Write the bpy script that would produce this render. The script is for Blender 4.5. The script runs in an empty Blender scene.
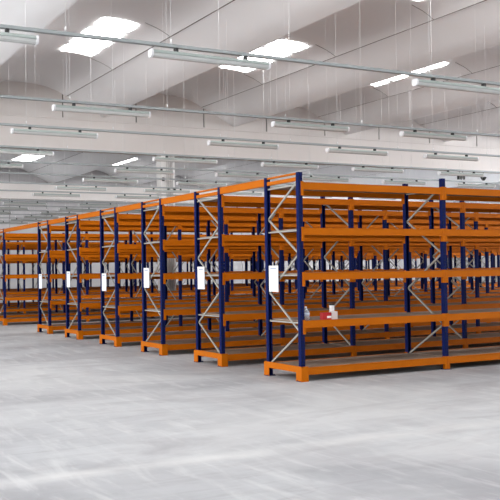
import bpy, bmesh, math, random
from mathutils import Vector, Matrix
random.seed(7)
S = bpy.context.scene
C = S.collection

# ------------------------------------------------------------------ camera
YAW, PITCH, ROLL, FPX = 0.5042, 0.0220, -0.0149, 905.5
EYE = Vector((-7.0866, -11.3278, 1.65))
fwd = Vector((math.sin(YAW)*math.cos(PITCH), math.cos(YAW)*math.cos(PITCH), math.sin(PITCH)))
rt0 = Vector((math.cos(YAW), -math.sin(YAW), 0)); up0 = rt0.cross(fwd)
rt = rt0*math.cos(ROLL) + up0*math.sin(ROLL)
up = -rt0*math.sin(ROLL) + up0*math.cos(ROLL)
cam = bpy.data.objects.new('camera', bpy.data.cameras.new('camera')); C.objects.link(cam)
M = Matrix((rt, up, -fwd)).transposed().to_4x4(); M.translation = EYE
cam.matrix_world = M
cam.data.sensor_width = 36; cam.data.lens = FPX/500*36; cam.data.clip_end = 300
S.camera = cam

# ------------------------------------------------------------------ sky, daylight, added fill, exposure
W = bpy.data.worlds.new('daylight'); S.world = W; W.use_nodes = True
bg = W.node_tree.nodes['Background']
bg.inputs['Color'].default_value = (0.90, 0.97, 1.0, 1); bg.inputs['Strength'].default_value = 0.9

def area(name, loc, target, sx, sy, power, col=(1, 1, 1)):
    d = bpy.data.lights.new(name, 'AREA'); d.shape = 'RECTANGLE'; d.size = sx; d.size_y = sy
    d.energy = power; d.color = col
    o = bpy.data.objects.new(name, d); C.objects.link(o); o.location = loc
    o.rotation_euler = (Vector(target)-Vector(loc)).to_track_quat('-Z', 'Y').to_euler()
    return o
# daylight from the open left side, lamp tilted up to brighten the ceiling
area('loading_bay_daylight', (-26, 6, 2.6), (6, 12, 9.5), 44, 4.5, 5200, (1.0, 0.99, 0.985))
# fill lamp added inside the right wall to brighten the roof vaults
area('side_window_daylight', (44.5, 8, 6.0), (6, 8, 10.2), 60, 3.0, 9500, (0.97, 0.98, 1.0))
S.view_settings.view_transform = 'Standard'; S.view_settings.look = 'None'
S.view_settings.gamma = 1; S.view_settings.use_curve_mapping = False
S.view_settings.exposure = 0.04

# ------------------------------------------------------------------ materials
def mat(name, col, rough=0.5, metal=0.0, noise=None, bump=None, spec=0.5, alpha=None, trans=0, emit=None):
    """noise = (scale, amount, second colour), bump = (scale, strength)"""
    m = bpy.data.materials.new(name); m.use_nodes = True
    nt = m.node_tree; b = nt.nodes['Principled BSDF']
    b.inputs['Base Color'].default_value = (*col, 1); b.inputs['Roughness'].default_value = rough
    b.inputs['Metallic'].default_value = metal; b.inputs['Specular IOR Level'].default_value = spec
    b.inputs['Transmission Weight'].default_value = trans
    tc = nt.nodes.new('ShaderNodeTexCoord')
    if noise:
        n = nt.nodes.new('ShaderNodeTexNoise'); n.inputs['Scale'].default_value = noise[0]; n.inputs['Detail'].default_value = 5
        nt.links.new(tc.outputs['Object'], n.inputs['Vector'])
        r = nt.nodes.new('ShaderNodeMapRange'); r.inputs[1].default_value = .35; r.inputs[2].default_value = .7
        r.inputs[4].default_value = noise[1]; nt.links.new(n.outputs['Fac'], r.inputs[0])
        x = nt.nodes.new('ShaderNodeMix'); x.data_type = 'RGBA'
        x.inputs[6].default_value = (*col, 1); x.inputs[7].default_value = (*noise[2], 1)
        nt.links.new(r.outputs[0], x.inputs[0]); nt.links.new(x.outputs[2], b.inputs['Base Color'])
    if bump:
        n = nt.nodes.new('ShaderNodeTexNoise'); n.inputs['Scale'].default_value = bump[0]
        nt.links.new(tc.outputs['Object'], n.inputs['Vector'])
        p = nt.nodes.new('ShaderNodeBump'); p.inputs['Strength'].default_value = bump[1]; p.inputs['Distance'].default_value = .02
        nt.links.new(n.outputs['Fac'], p.inputs['Height']); nt.links.new(p.outputs['Normal'], b.inputs['Normal'])
    if emit:
        b.inputs['Emission Color'].default_value = (*emit[0], 1); b.inputs['Emission Strength'].default_value = emit[1]
    return m

ORANGE = mat('orange_paint', (0.52, 0.132, 0.0005), .55, noise=(3, .35, (0.46, 0.106, 0.0005)), spec=.1)
BLUE = mat('blue_paint', (0.0035, 0.010, 0.080), .6, noise=(6, .3, (0.0025, 0.008, 0.062)), spec=.08)
SLOT = mat('slot_dark', (0.004, 0.004, 0.012), .8)
GALV = mat('galvanised_steel', (0.37, 0.355, 0.32), .5, .3, noise=(14, .5, (0.29, 0.28, 0.255)))
DECKM = mat('dusty_chipboard', (0.22, 0.145, 0.10), .75, noise=(2.2, .8, (0.32, 0.255, 0.21)), bump=(60, .1))
CONC = mat('precast_concrete', (0.905, 0.905, 0.915), .85, noise=(.35, .45, (0.86, 0.85, 0.855)), bump=(9, .05))
BEAMC = mat('beam_concrete', (0.76, 0.72, 0.695), .9, noise=(.5, .5, (0.70, 0.655, 0.625)), bump=(9, .05))
COLC = mat('column_concrete', (0.90, 0.895, 0.885), .85, noise=(.8, .4, (0.72, 0.70, 0.68)))
WALLM = mat('wall_panel', (0.54, 0.53, 0.54), .85, noise=(.4, .5, (0.46, 0.45, 0.46)))
FRONTM = mat('front_wall_panel', (0.36, 0.36, 0.37), .85, noise=(.4, .5, (0.30, 0.30, 0.31)))  # kept dark so the added wall throws little light on the racks
JOINT = mat('joint_sealant', (0.16, 0.14, 0.13), .9)
TRAY = mat('tray_steel', (0.35, 0.38, 0.385), .4, .3)
HOUS = mat('lamp_housing', (0.33, 0.38, 0.36), .45)
DIFF = mat('lamp_diffuser', (0.56, 0.57, 0.56), .2)
CAPM = mat('lamp_end_cap', (0.80, 0.80, 0.82), .4)
PIPEM = mat('painted_pipe', (0.62, 0.61, 0.60), .5)
DARK = mat('dark_fitting', (0.03, 0.03, 0.03), .6)
WIRE = mat('steel_wire', (0.85, 0.85, 0.85), .5)
SIGN = mat('white_sign', (0.88, 0.89, 0.92), .5)
SIGNT = mat('sign_heading', (0.35, 0.40, 0.55), .5)
PANE = mat('skylight_sheet', (0.9, 0.9, 0.9), .4, emit=((1, 0.99, 0.98), 10.0))
RED = mat('red_card', (0.45, 0.006, 0.01), .5)
WHITE = mat('white_card', (0.86, 0.84, 0.84), .6)
GREYC = mat('pale_grey_card', (0.62, 0.55, 0.53), .6)
CLEAR = mat('clear_plastic', (0.86, 0.90, 0.94), .12, trans=.75)
CAPB = mat('bottle_cap', (0.75, 0.77, 0.82), .4)
LABEL = mat('bottle_label', (0.55, 0.62, 0.74), .5)

JOINT_Y = -4.13
def floor_material():
    m = bpy.data.materials.new('power_floated_concrete'); m.use_nodes = True
    nt = m.node_tree; b = nt.nodes['Principled BSDF']; L = nt.links
    tc = nt.nodes.new('ShaderNodeTexCoord')
    def noise(scale, detail, sc=(1, 1, 1), rot=0, dist=0):
        mp = nt.nodes.new('ShaderNodeMapping'); mp.inputs['Scale'].default_value = sc; mp.inputs['Rotation'].default_value = (0, 0, rot)
        n = nt.nodes.new('ShaderNodeTexNoise'); n.inputs['Scale'].default_value = scale; n.inputs['Detail'].default_value = detail
        n.inputs['Distortion'].default_value = dist; n.inputs['Roughness'].default_value = .62
        L.new(tc.outputs['Object'], mp.inputs[0]); L.new(mp.outputs[0], n.inputs['Vector']); return n.outputs['Fac']
    def ramp(f, lo, hi, a=0., bb=1.):
        r = nt.nodes.new('ShaderNodeMapRange'); r.inputs[1].default_value = lo; r.inputs[2].default_value = hi
        r.inputs[3].default_value = a; r.inputs[4].default_value = bb; L.new(f, r.inputs[0]); return r.outputs[0]
    def mix(fac, a, bcol):
        x = nt.nodes.new('ShaderNodeMix'); x.data_type = 'RGBA'; L.new(fac, x.inputs[0])
        if isinstance(a, tuple): x.inputs[6].default_value = (*a, 1)
        else: L.new(a, x.inputs[6])
        x.inputs[7].default_value = (*bcol, 1); return x.outputs[2]
    c = mix(ramp(noise(.45, 8, dist=.6), .40, .66), (0.45, 0.463, 0.48), (0.32, 0.325, 0.345))
    c = mix(ramp(noise(1.3, 6, (1, 5, 1), .75, .8), .50, .72, 0, .65), c, (0.32, 0.315, 0.335))
    c = mix(ramp(noise(1.0, 6, (6, 1, 1), .35, .5), .50, .72, 0, .6), c, (0.60, 0.61, 0.61))
    c = mix(ramp(noise(14, 4), .62, .80, 0, .5), c, (0.36, 0.36, 0.37))
    c = mix(ramp(noise(.16, 6, (1, 1.6, 1), .5, .4), .45, .62, 0, .55), c, (0.64, 0.65, 0.65))
    c = mix(ramp(noise(.33, 7, (1, 2.4, 1), 1.0, 1.2), .54, .70, 0, .6), c, (0.31, 0.305, 0.325))
    # pale worn scar along one floor joint
    sp = nt.nodes.new('ShaderNodeSeparateXYZ'); L.new(tc.outputs['Object'], sp.inputs[0])
    def mth(op, a, b_):
        n = nt.nodes.new('ShaderNodeMath'); n.operation = op
        for i, v in enumerate((a, b_)):
            if isinstance(v, (int, float)): n.inputs[i].default_value = v
            else: L.new(v, n.inputs[i])
        return n.outputs[0]
    dist = mth('ABSOLUTE', mth('ADD', mth('SUBTRACT', sp.outputs[1], JOINT_Y), mth('MULTIPLY', mth('SUBTRACT', noise(.8, 4), .5), .35)), 0)
    c = mix(mth('MULTIPLY', ramp(dist, .03, .22, 1, 0), ramp(noise(1.1, 5), .35, .6, .2, .8)), c, (0.62, 0.625, 0.62))
    L.new(c, b.inputs['Base Color'])
    L.new(ramp(noise(.8, 5), .3, .7, .42, .62), b.inputs['Roughness'])
    b.inputs['Specular IOR Level'].default_value = .35
    return m
FLOOR = floor_material()

# ------------------------------------------------------------------ helpers
class MB:
    """collects shapes, builds ONE mesh"""
    def __init__(s): s.bm = bmesh.new()
    def box(s, x0, x1, y0, y1, z0, z1, mi=0, bev=0):
        v = [s.bm.verts.new(p) for p in ((x0,y0,z0),(x1,y0,z0),(x1,y1,z0),(x0,y1,z0),(x0,y0,z1),(x1,y0,z1),(x1,y1,z1),(x0,y1,z1))]
        fs = [s.bm.faces.new([v[i] for i in q]) for q in ((0,3,2,1),(4,5,6,7),(0,1,5,4),(1,2,6,5),(2,3,7,6),(3,0,4,7))]
        for f in fs: f.material_index = mi
        if bev:
            es = list({e for f in fs for e in f.edges})
            bmesh.ops.bevel(s.bm, geom=es, offset=bev, segments=2, affect='EDGES', profile=.5)
        return s
    def bar(s, a, b, w, t, mi=0, hint=(1, 0, 0)):
        a, b = Vector(a), Vector(b); d = (b-a).normalized(); n = Vector(hint); n = (n-d*n.dot(d)).normalized(); k = d.cross(n)
        q = []
        for p in (a, b):
            for i, j in ((-1,-1),(1,-1),(1,1),(-1,1)): q.append(s.bm.verts.new(p + n*(i*t/2) + k*(j*w/2)))
        for f in ((0,1,2,3),(7,6,5,4),(0,4,5,1),(1,5,6,2),(2,6,7,3),(3,7,4,0)):
            s.bm.faces.new([q[i] for i in f]).material_index = mi
        return s
    def tube(s, a, b, r, n=8, mi=0, r2=None):
        a, b = Vector(a), Vector(b); d = (b-a).normalized(); h = Vector((1,0,0)) if abs(d.x) < .9 else Vector((0,0,1))
        u = d.cross(h).normalized(); w = d.cross(u); r2 = r if r2 is None else r2
        A = [s.bm.verts.new(a + (u*math.cos(2*math.pi*i/n) + w*math.sin(2*math.pi*i/n))*r) for i in range(n)]
        B = [s.bm.verts.new(b + (u*math.cos(2*math.pi*i/n) + w*math.sin(2*math.pi*i/n))*r2) for i in range(n)]
        for i in range(n):
            f = s.bm.faces.new((A[i], A[(i+1) % n], B[(i+1) % n], B[i])); f.smooth = True; f.material_index = mi
        s.bm.faces.new(A[::-1]).material_index = mi; s.bm.faces.new(B).material_index = mi
        return s
    def lathe(s, prof, n=16, mi=0, c=(0, 0, 0)):
        rings = [[s.bm.verts.new((c[0]+r*math.cos(2*math.pi*i/n), c[1]+r*math.sin(2*math.pi*i/n), c[2]+z)) for i in range(n)] for r, z in prof]
        for A, B in zip(rings, rings[1:]):
            for i in range(n):
                f = s.bm.faces.new((A[i], A[(i+1) % n], B[(i+1) % n], B[i])); f.smooth = True; f.material_index = mi
        s.bm.faces.new(rings[0][::-1]).material_index = mi; s.bm.faces.new(rings[-1]).material_index = mi
        return s
    def prism(s, pts, axis, lo, hi, mi=0):
        """polygon pts in the two other axes, extruded along axis"""
        def P(p, t): return {'x': (t, p[0], p[1]), 'y': (p[0], t, p[1]), 'z': (p[0], p[1], t)}[axis]
        A = [s.bm.verts.new(P(p, lo)) for p in pts]; B = [s.bm.verts.new(P(p, hi)) for p in pts]; n = len(pts)
        for i in range(n): s.bm.faces.new((A[i], A[(i+1) % n], B[(i+1) % n], B[i])).material_index = mi
        s.bm.faces.new(A[::-1]).material_index = mi; s.bm.faces.new(B).material_index = mi
        return s
    def mesh(s, name, *mats):
        bmesh.ops.recalc_face_normals(s.bm, faces=s.bm.faces)
        m = bpy.data.meshes.new(name); s.bm.to_mesh(m); s.bm.free()
        for k in mats: m.materials.append(k)
        return m

def put(name, mesh, parent=None, loc=(0, 0, 0), rz=0):
    o = bpy.data.objects.new(name, mesh); C.objects.link(o); o.location = loc; o.rotation_euler.z = rz
    if parent: o.parent = parent
    return o
def tag(o, label, cat, group=None):
    o['label'] = label; o['category'] = cat
    if group: o['group'] = group
    return o
def thing(name, label, cat, loc=(0, 0, 0), group=None):
    return tag(put(name, None, None, loc), label, cat, group)
def struct(name, mesh, label=None, parent=None, loc=(0, 0, 0)):
    o = put(name, mesh, parent, loc)
    if parent is None: o['kind'] = 'structure'; o['category'] = name.split('_')[0]
    if label: o['label'] = label
    return o
ORD = ['', 'first', 'second', 'third', 'fourth', 'fifth', 'sixth', 'seventh', 'eighth', 'ninth', 'tenth', 'eleventh', 'twelfth',
       'thirteenth', 'fourteenth', 'fifteenth', 'sixteenth', 'seventeenth', 'eighteenth']

# ------------------------------------------------------------------ the hall
XL, XR, YN, YF = -27.0, 46.0, -22.0, 49.0
YB = 22.5                      # the big cross beam
ZS = 8.42                      # soffit height
PER = 5.76; SEAM0 = 3.55       # roof shells repeat along x

struct('floor', MB().box(XL-3, XR, YN-3, YF, -.2, 0).mesh('floor', FLOOR), 'pale grey power floated concrete floor with worn streaks')

# section of one roof unit: wing down to its keel, then a vault with the skylight, back down to the next joint
SEC = [(0.02, ZS), (0.45, ZS-.19), (0.9, ZS-.42), (1.46, ZS-.72), (1.52, ZS-.72), (1.60, ZS-.50), (1.85, ZS-.24), (2.3, ZS+.06), (2.9, ZS+.28), (3.5, ZS+.38),
       (4.0, ZS+.405), (4.5, ZS+.38), (4.98, ZS+.31), (5.36, ZS+.19), (5.60, ZS+.08), (5.74, ZS)]
def vault_z(x):
    for (xa, za), (xb, zb) in zip(SEC, SEC[1:]):
        if xa <= x <= xb: return za + (zb-za)*(x-xa)/(xb-xa)
    return ZS
seams = [SEAM0 + PER*k for k in range(-5, 7)]
mb = MB()
for sx in seams:
    for (ya, yb) in ((YN, YB-.02), (YB+.02, YF)):
        A = [mb.bm.verts.new((sx+x, ya, z)) for x, z in SEC]; B = [mb.bm.verts.new((sx+x, yb, z)) for x, z in SEC]
        for i in range(len(SEC)-1):
            f = mb.bm.faces.new((A[i], A[i+1], B[i+1], B[i])); f.smooth = i not in (3, 4)
mb.box(seams[0], seams[-1]+PER, YN, YF, ZS+.70, ZS+.85)
struct('ceiling', mb.mesh('ceiling', CONC), 'off white precast concrete vaulted roof units')
mb = MB()
for sx in seams: mb.box(sx-.02, sx+.02, YN, YF, ZS-.004, ZS+.03)
struct('trim_1', mb.mesh('roof_joints', JOINT), 'dark joints running between the roof units')
mb = MB()
for sx in seams:
    for y in (2.95, 7.75, 12.5, 17.25):
        for (xa, za), (xb, zb) in zip(SEC[12:], SEC[13:]):
            mb.bar((sx+xa, y, za-.004), (sx+xb, y, zb-.004), .012, .012, hint=(0, 0, 1))
struct('trim_2', mb.mesh('vault_joints', JOINT), 'thin arched joints across the roof vaults')

# skylights: rows of four domed sheets set into the vaults
n = 0
for sx in seams:
    if sx < -24: continue
    for y0 in (-15.9, -6.4, 3.1, 12.65, 41.6):
        if y0 > 30 and sx < -9: continue
        n += 1
        mb = MB()
        for k in range(4):
            ya, yb = y0+1.1*k+.12, y0+1.1*k+.99
            xa, xb, N, Q = sx+3.83, sx+4.90, 8, 6
            top = []
            for i in range(N+1):
                row = []
                for j in range(Q+1):
                    u, v = i/N, j/Q
                    # rounded rectangle plan
                    cx, cy = 2*u-1, 2*v-1
                    sxx = 1-.035*abs(cy)**6; syy = 1-.05*abs(cx)**6
                    X = (xa+xb)/2 + cx*sxx*(xb-xa)/2; Y = (ya+yb)/2 + cy*syy*(yb-ya)/2
                    row.append(mb.bm.verts.new((X, Y, vault_z(X-sx)-.035-.012*(1-cx*cx)*(1-cy*cy))))
                top.append(row)
            for i in range(N):
                for j in range(Q): mb.bm.faces.new((top[i][j], top[i+1][j], top[i+1][j+1], top[i][j+1])).smooth = True
        struct('window_%d' % n, mb.mesh('skylight', PANE), 'bright skylight of four white sheets in a roof vault')

# cross beam, closing panels above it, column with pipes
mb = MB().box(XL, XR, YB-.30, YB+.30, 6.36, 7.50).box(XL, XR, YB-.36, YB+.36, 7.50, 7.56)
struct('trim_3', mb.mesh('cross_beam', BEAMC), 'deep concrete cross beam carrying the roof')
mb = MB(); x = 3.4-3.0*10
while x < XR: mb.box(x+.03, x+2.97, YB-.16, YB+.16, 7.57, ZS+.68); x += 3.0
mb.box(3.4-30, XR, YB-.10, YB+.10, 7.57, ZS+.66, 1)
struct('trim_4', mb.mesh('end_panels', BEAMC, JOINT), 'concrete closing panels between beam and roof vaults')
col = struct('column_1', MB().box(7.40, 8.02, YB-.24, YB+.24, 0, 6.35, bev=.03).mesh('column', COLC), 'pale concrete column with grey pipes under the cross beam')
pm = MB().tube((0, 0, 0), (0, 0, 6.1), .022, 8).mesh('pipe', PIPEM)
for dx in (.40, .48, .56, .64): put('pipe', pm, col, (7.25+dx, YB-.265, 0.2))
fm = MB().box(-.05, .05, -.05, 0, -.07, .07, bev=.01).mesh('junction_box', DARK)
for (dx, z) in ((.22, 5.35), (.44, 4.95), (.71, 4.95)): put('junction_box', fm, col, (7.25+dx, YB-.29, z))

mb = MB(); x = XL
while x < XR: mb.box(x+.015, x+2.485, YF, YF+.2, 0, ZS+.8); x += 2.5
mb.box(XL, XR, YF+.05, YF+.18, 0, ZS+.8, 1)
struct('wall_back', mb.mesh('wall_back', WALLM, JOINT), 'far wall of pale grey concrete panels')
mb = MB(); y = YN
while y < YF: mb.box(XR, XR+.2, y+.015, y+2.485, 0, ZS+.8); y += 2.5
mb.box(XR+.05, XR+.18, YN, YF, 0, ZS+.8, 1)
struct('wall_right', mb.mesh('wall_right', WALLM, JOINT))
SIDEP = mat('side_window_glass', (0.85, 0.88, 0.9), .2, emit=((0.97, 0.98, 1), 1.5))  # glow for the invented windows on the right wall
for k in range(10):                                        # invented glowing windows, added to go with the fill lamp
    y0 = -20 + 6*k; n += 1
    wn = struct('window_%d' % n, MB().box(XR-.06, XR-.01, y0, y0+5, 4.5, 4.6).box(XR-.06, XR-.01, y0, y0+5, 7.4, 7.5).box(XR-.06, XR-.01, y0, y0+.1, 4.6, 7.4).box(XR-.06, XR-.01, y0+4.9, y0+5, 4.6, 7.4).box(XR-.06, XR-.01, y0+2.46, y0+2.54, 4.6, 7.4).mesh('window_frame', TRAY))
    struct('pane', MB().box(XR-.04, XR-.02, y0+.1, y0+4.9, 4.6, 7.4).mesh('pane', SIDEP), None, wn)
struct('wall_front', MB().box(XL, XR, YN-.2, YN, 0, ZS+.8).mesh('wall_front', FRONTM))  # unseen wall added behind the camera to keep light off the rack fronts
struct('trim_5', MB().box(XL, XR, YF-.5, YF, 6.6, 7.6).mesh('far_beam', BEAMC), 'concrete beam along the far wall')

# ------------------------------------------------------------------ pallet racks
RX, BAY, DEP, H = 0.008, 2.733, 0.945, 3.084
LEV = [0.20, 0.89, 1.595, 2.26, 2.935]; BH = .107
FRONT = [0, 2.563, 5.114, 7.643, 10.282, 12.814, 17.762, 20.30, 25.70, 28.25, 30.80, 33.35]
NB = [3, 4, 5, 6, 7, 8, 10, 10, 10, 10, 10, 10]

# upright: open C section, slots up the front face
mb = MB(); hx, hy, t = .035, .036, .006
mb.prism([(-hx,-hy),(hx,-hy),(hx,hy),(hx-.02,hy),(hx-.02,hy-t),(hx-t,hy-t),(hx-t,-hy+t),(-hx+t,-hy+t),(-hx+t,hy-t),(-hx+.02,hy-t),(-hx+.02,hy),(-hx,hy)], 'z', 0.008, H)
for k in range(60):
    z = .06+.05*k
    for x in (-.018, .018): mb.box(x-.005, x+.005, -hy-.0008, -hy+.001, z-.012, z+.012, 1)
post_m = mb.mesh('upright_post', BLUE, SLOT)
foot_m = MB().box(-.07, .07, -.06, .06, 0, .008).tube((.052, .04, .008), (.052, .04, .02), .01, 6).tube((-.052, .04, .008), (-.052, .04, .02), .01, 6).mesh('foot_plate', BLUE)

def beam_mesh(s, with_conn):
    """s=-1: front beam (outer face at -y), s=+1 rear. Box beam with a step on the inner edge"""
    mb = MB(); e = hx+.005
    ys = sorted((s*.043, -s*.008))
    mb.box(e, BAY-e, ys[0], ys[1], -BH, 0)
    ys = sorted((s*.043, s*.047)); mb.box(e, BAY-e, ys[0], ys[1], -.012, 0); mb.box(e, BAY-e, ys[0], ys[1], -BH, -BH+.012)
    if with_conn: conn(mb, s, 0); conn(mb, s, 1)
    return mb.mesh('load_beam', ORANGE)
def conn(mb, s, end):
    e = hx+.003
    xs = (.003, e+.012) if end == 0 else (BAY-e-.012, BAY-.003)
    ys = sorted((s*.0475, s*.0375)); mb.box(xs[0], xs[1], ys[0], ys[1], -.198, .012)
    xs = (hx+.001, hx+.005) if end == 0 else (BAY-hx-.005, BAY-hx-.001)
    ys = sorted((s*.0475, -s*.02)); mb.box(xs[0], xs[1], ys[0], ys[1], -.198, .012)
    return mb
BEAM = {(s, w): beam_mesh(s, w) for s in (-1, 1) for w in (False, True)}
CONN = {(s, e): conn(MB(), s, e).mesh('end_connector', ORANGE) for s in (-1, 1) for e in (0, 1)}
mb = MB()
for k in range(6):
    w = (BAY-.10)/6; mb.box(.05+w*k+.003, .05+w*(k+1)-.003, .012, DEP-.012, -.024, -.002)
deck_m = mb.mesh('shelf_deck', DECKM)
mb = MB()
for k in range(20):
    w = (BAY-.10)/20; mb.box(.05+w*k+.006, .05+w*(k+1)-.006, .012, DEP-.012, -.030, -.012)
slat_m = mb.mesh('shelf_deck', DECKM)
# lacing: zigzag of galvanised straps
NOD = [2.96, 2.43, 1.876, 1.30, .72, .19]
def brace_pts(i, kind):
    a, b = .03, DEP-.03
    ya, yb = ((a, b) if i % 2 == 0 else (b, a))
    if kind: ya, yb = yb, ya
    return (0, ya, NOD[i]), (0, yb, NOD[i+1])
BR = {(i, k): MB().bar(*brace_pts(i, k), .028, .018).mesh('diagonal_brace', GALV) for i in range(5) for k in (0, 1)}
LAC = {}
for k in (0, 1):
    mb = MB()
    for i in range(5): mb.bar(*brace_pts(i, k), .028, .018)
    LAC[k] = mb.mesh('brace_lacing', GALV)
strut_m = MB().box(-.012, .012, .036, DEP-.036, -.011, .011).mesh('cross_strut', GALV)
# orange end guard: bent plates round both feet and a rail between them, outside the end frame
def guard():
    mb = MB(); x0, x1 = -.056, -.043
    mb.box(x0, x1, -.075, DEP+.085, .130, .222)                 # rail web
    mb.box(x0, x0+.045, -.075, -.048, .214, .222); mb.box(x0, x0+.045, DEP+.048, DEP+.085, .214, .222)
    mb.box(x0, x1, -.075, .080, .0, .130); mb.box(x0, x1, DEP-.06, DEP+.085, .0, .130)      # end plates of the feet
    mb.box(x1, .066, -.075, -.062, .0, .222); mb.box(x1, .066, DEP+.072, DEP+.085, .0, .222)  # returns
    mb.box(x0-.006, x1, -.081, .085, 0, .006); mb.box(x0-.006, x1, DEP-.065, DEP+.09, 0, .006)
    mb.box(x1, .05, -.062, -.05, .10, .222); mb.box(x1, .05, DEP+.05, DEP+.072, .10, .222)
    return mb.mesh('end_guard', ORANGE)
guard_m = guard()
toprail_m = MB().box(-.02, .02, hy, DEP-hy, -.028, -.002).box(-.025, .025, hy, DEP-hy, -.125, -.07).mesh('top_rail', ORANGE)

SIGNX = {0: 'nearest the camera', 1: 'second from the front', 2: 'third from the front', 3: 'fourth from the front', 4: 'fifth from the front', 5: 'sixth from the front'}
for r, (y, nb) in enumerate(zip(FRONT, NB)):
    if r == 0: lab = 'orange and blue pallet rack nearest the camera, red box and bottle on its shelf'
    elif r < 6: lab = 'orange and blue empty pallet rack, %s from the front, white notice on its end' % ORD[r+1]
    elif r == 6: lab = 'orange and blue pallet rack, seventh from front, its end post beside the wide gap'
    elif r == 7: lab = 'orange and blue pallet rack just behind the seventh, mostly hidden'
    else: lab = 'distant orange and blue pallet rack, %s of the four beyond the concrete column' % ORD[r-7]
    R = thing('pallet_rack', lab, 'pallet rack', (RX, y, 0), 'rows of pallet racking')
    near = r < 3; far = r >= 7
    for f in range(nb+1):
        for yy, rz in ((0, 0), (DEP, math.pi)):
            p = put('upright_post', post_m, R, (f*BAY, yy, 0), rz)
            if not far: put('foot_plate', foot_m, p)
        k = r % 2
        if far: put('brace_lacing', LAC[k], R, (f*BAY, 0, 0))
        else:
            for i in range(5): put('diagonal_brace', BR[(i, k)], R, (f*BAY, 0, 0))
        if f == 0 or near:
            for z in LEV[1:]: put('cross_strut', strut_m, R, (f*BAY, 0, z-.035))
    for b in range(nb):
        for li, z in enumerate(LEV):
            for s, yy in ((-1, 0), (1, DEP)):
                o = put('load_beam', BEAM[(s, not near)], R, (b*BAY, yy, z))
                if near:
                    for e in (0, 1): put('end_connector', CONN[(s, e)], o)
            put('shelf_deck', deck_m if li < 4 else slat_m, R, (b*BAY, 0, z))
    g = put('end_guard', guard_m, R); g['label'] = 'orange guard rail round the end feet'
    put('top_rail', toprail_m, R, (0, 0, H))

# orange tie beams across the aisles at the tops of the end frames
for r in range(len(FRONT)-1):
    if r == 7: continue
    a, b = FRONT[r]+DEP+hy, FRONT[r+1]-hy
    nm = ['front rack and second rack', 'second and third racks', 'third and fourth racks', 'fourth and fifth racks', 'fifth and sixth racks',
          'sixth and seventh racks', 'seventh and eighth racks', '', 'first and second racks beyond the column', 'second and third racks beyond the column', 'third and fourth racks beyond the column'][r]
    o = put('tie_beam', MB().box(-.025, .025, 0, b-a, -.125, -.03).box(-.030, .030, 0, b-a, -.03, -.012).mesh('tie_beam', ORANGE), None, (RX, a, H))
    tag(o, 'orange tie beam over the aisle between ' + nm, 'tie beam', 'tie beams over the aisles')

# white notices on the rear end posts
sw, sh = .27, .40
plate_m = MB().box(-.006, .006, 0, sw, 0, sh).mesh('notice_plate', SIGN)
head_m = MB().box(-.0085, -.006, .05, sw-.05, sh-.055, sh-.035).mesh('heading_strip', SIGNT)
for r in range(6):
    z = [1.33, 1.34, 1.34, 1.24, 1.30, 1.24][r]
    o = tag(put('notice_sign', plate_m, None, (RX-.043, FRONT[r]+DEP-sw-.10, z-.02)), 'white notice on the end post of the rack %s' % SIGNX[r], 'sign', 'white notices on the rack ends')
    put('heading_strip', head_m, o)

# ------------------------------------------------------------------ things left on the front rack
Z4 = LEV[1]-.002
b = thing('bottle', 'clear plastic bottle standing by the end post on the front rack', 'bottle', (.135, .07, Z4))
put('bottle_body', MB().lathe([(.044, 0), (.054, .008), (.054, .05), (.050, .06), (.054, .07), (.054, .12), (.044, .145), (.020, .168), (.016, .178), (.016, .188)], 18).mesh('bottle_body', CLEAR), b)
put('bottle_label', MB().lathe([(.0548, .065), (.0548, .115)], 18).mesh('bottle_label', LABEL), b)
put('cap', MB().lathe([(.017, .186), (.017, .205), (.015, .208)], 14).mesh('cap', CAPB), b)
o = thing('red_box', 'small red box with white front label on the front rack shelf', 'box', (.475, .05, Z4))
put('box_body', MB().box(-.075, .075, -.04, .05, 0, .105, bev=.003).mesh('box_body', RED), o)
put('front_label', MB().box(-.005, .073, -.042, -.04, .022, .055).mesh('front_label', WHITE), o)
put('box_flap', MB().box(-.072, .072, -.038, .03, .104, .107).mesh('box_flap', RED), o)
o = thing('pale_carton', 'small pale grey carton beside the red box', 'carton', (.605, .045, Z4))
put('carton_body', MB().box(-.05, .05, -.045, .045, 0, .12, bev=.003).mesh('carton_body', GREYC), o)
put('carton_tape', MB().box(-.012, .012, -.046, .046, .1195, .121).mesh('carton_tape', WHITE), o)
o = thing('tub', 'white tub with dark lid standing behind the pale carton', 'tub', (.70, .22, Z4))
put('tub_body', MB().lathe([(.032, 0), (.036, .01), (.040, .20), (.040, .205)], 18).mesh('tub_body', WHITE), o)
put('lid', MB().lathe([(.044, .204), (.044, .222), (.040, .226)], 18).mesh('lid', DARK), o)

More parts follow.
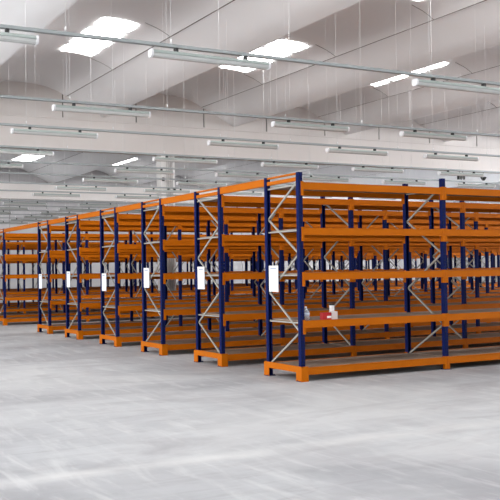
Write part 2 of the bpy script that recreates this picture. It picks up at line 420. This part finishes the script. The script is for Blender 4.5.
# ------------------------------------------------------------------ lamp trays and lamps
ZT = 4.60                                   # tray height
TY = [-.50, 3.80, 6.62, 9.75, 12.5, 15.3, 18.1, 20.9, 25.3, 28.1, 31.0, 33.9, 36.8, 39.7]
LX = [-8.9, -5.80, -2.55, 1.80, 4.95, 7.92, 11.07, 14.2, 17.3, 20.4, 23.5, 26.6, 29.7, 32.8]
LL = 1.78
def lamp_parts():
    hs = MB().prism([(-.045, -.01), (.045, -.01), (.062, -.048), (.058, -.055), (-.058, -.055), (-.062, -.048)], 'x', .03, LL-.03).mesh('lamp_housing', HOUS)
    df = MB().prism([(-.054, -.055), (.054, -.055), (.048, -.088), (.030, -.106), (-.030, -.106), (-.048, -.088)], 'x', .03, LL-.03).mesh('diffuser', DIFF)
    pr = [(-.05, -.006), (.05, -.006), (.066, -.048), (.055, -.092), (.033, -.111), (-.033, -.111), (-.055, -.092), (-.066, -.048)]
    e0 = MB().prism(pr, 'x', 0, .03).mesh('end_cap', CAPM); e1 = MB().prism(pr, 'x', LL-.03, LL).mesh('end_cap', CAPM)
    br = MB().box(-.02, .02, -.035, .035, -.012, .042).mesh('bracket', DARK)
    return hs, df, e0, e1, br
LP = lamp_parts()
mb = MB()
mb.prism([(-.045, -.01), (.045, -.01), (.062, -.048), (.058, -.055), (-.058, -.055), (-.062, -.048)], 'x', .03, LL-.03)
mb.prism([(-.054, -.055), (.054, -.055), (.048, -.088), (.030, -.106), (-.030, -.106), (-.048, -.088)], 'x', .03, LL-.03, 1)
pr = [(-.05, -.006), (.05, -.006), (.066, -.048), (.055, -.092), (.033, -.111), (-.033, -.111), (-.055, -.092), (-.066, -.048)]
mb.prism(pr, 'x', 0, .03, 2).prism(pr, 'x', LL-.03, LL, 2)
mb.box(.35, .39, -.035, .035, -.012, .042, 3).box(LL-.39, LL-.35, -.035, .035, -.012, .042, 3)
lamp_far = mb.mesh('hanging_lamp', HOUS, DIFF, CAPM, DARK)

def edge(y, px):   # x on the tray at that y, at the picture's left or right limit
    a = YAW + math.atan((px-250)/FPX); return EYE.x + math.tan(a)*(y-EYE.y)
for i, y in enumerate(TY):
    xa, xb = edge(y, 0)-4.5, edge(y, 500)+4.5
    place = 'the nearest lamp tray' if i == 0 else 'the %s lamp tray from the front' % ORD[i+1]
    T = put('lamp_tray', MB().box(0, xb-xa, -.028, -.025, -.022, .022).box(0, xb-xa, .025, .028, -.022, .022).box(0, xb-xa, -.028, .028, -.022, -.019).mesh('lamp_tray', TRAY), None, (xa, y, ZT))
    tag(T, 'long grey steel lamp tray hung across the hall, %s' % ('nearest the camera' if i == 0 else '%s from the front' % ORD[i+1]), 'lamp tray', 'lamp trays hung under the roof')
    xs = [x for x in LX if xa+.3 < x < xb-LL-.3]
    vis = [x for x in xs if x+LL > edge(y, 0) and x < edge(y, 500)]
    hang = []
    for x in xs: hang += [x+.30, x+LL+.35]
    for x in hang:
        k = ((x-SEAM0) % PER); zz = vault_z(k)
        put('hanger_wire', MB().tube((0, 0, .03), (0, 0, zz-ZT), .0024, 5).tube((0, 0, .03), (0, 0, .09), .010, 6).mesh('hanger_wire', WIRE), T, (x-xa, 0, 0))
    for j, x in enumerate(xs):
        if x in vis:
            q = vis.index(x)
            lab = 'grey tube lamp, %s from the left on %s' % (ORD[q+1], place)
        else: lab = 'grey tube lamp beyond the picture on %s, at x %d' % (place, j)
        if x not in vis: continue
        if i < 5:
            o = thing('hanging_lamp', lab, 'lamp', (x, y, ZT-.065), 'tube lamps under the trays')
            put('lamp_housing', LP[0], o); put('diffuser', LP[1], o); put('end_cap', LP[2], o); put('end_cap', LP[3], o)
            put('bracket', LP[4], o, (.37, 0, 0)); put('bracket', LP[4], o, (LL-.37, 0, 0))
        else:
            tag(put('hanging_lamp', lamp_far, None, (x, y, ZT-.065)), lab, 'lamp', 'tube lamps under the trays')

# dark fittings hung under the cross beam at the right
def fitting(x, label, kind):
    o = thing('beam_speaker' if kind else 'beam_siren', label, 'speaker', (x, YB-.1, 6.36))
    put('hanger_rod', MB().tube((0, 0, -.26), (0, 0, 0), .012, 6).box(-.05, .05, -.04, .04, -.012, 0).mesh('hanger_rod', DARK), o)
    if kind: put('speaker_box', MB().box(-.085, .085, -.08, .08, -.44, -.26, bev=.012).mesh('speaker_box', DARK), o)
    else: put('siren_horn', MB().lathe([(.05, -.44), (.09, -.40), (.15, -.30), (.15, -.27), (.02, -.25)], 14).mesh('siren_horn', DARK), o)
fitting(23.28, 'left of two small black speakers hung under the cross beam', 1)
fitting(23.50, 'right of two small black speakers hung under the cross beam', 1)
fitting(24.85, 'small black horn hung under the cross beam beside the speakers', 0)
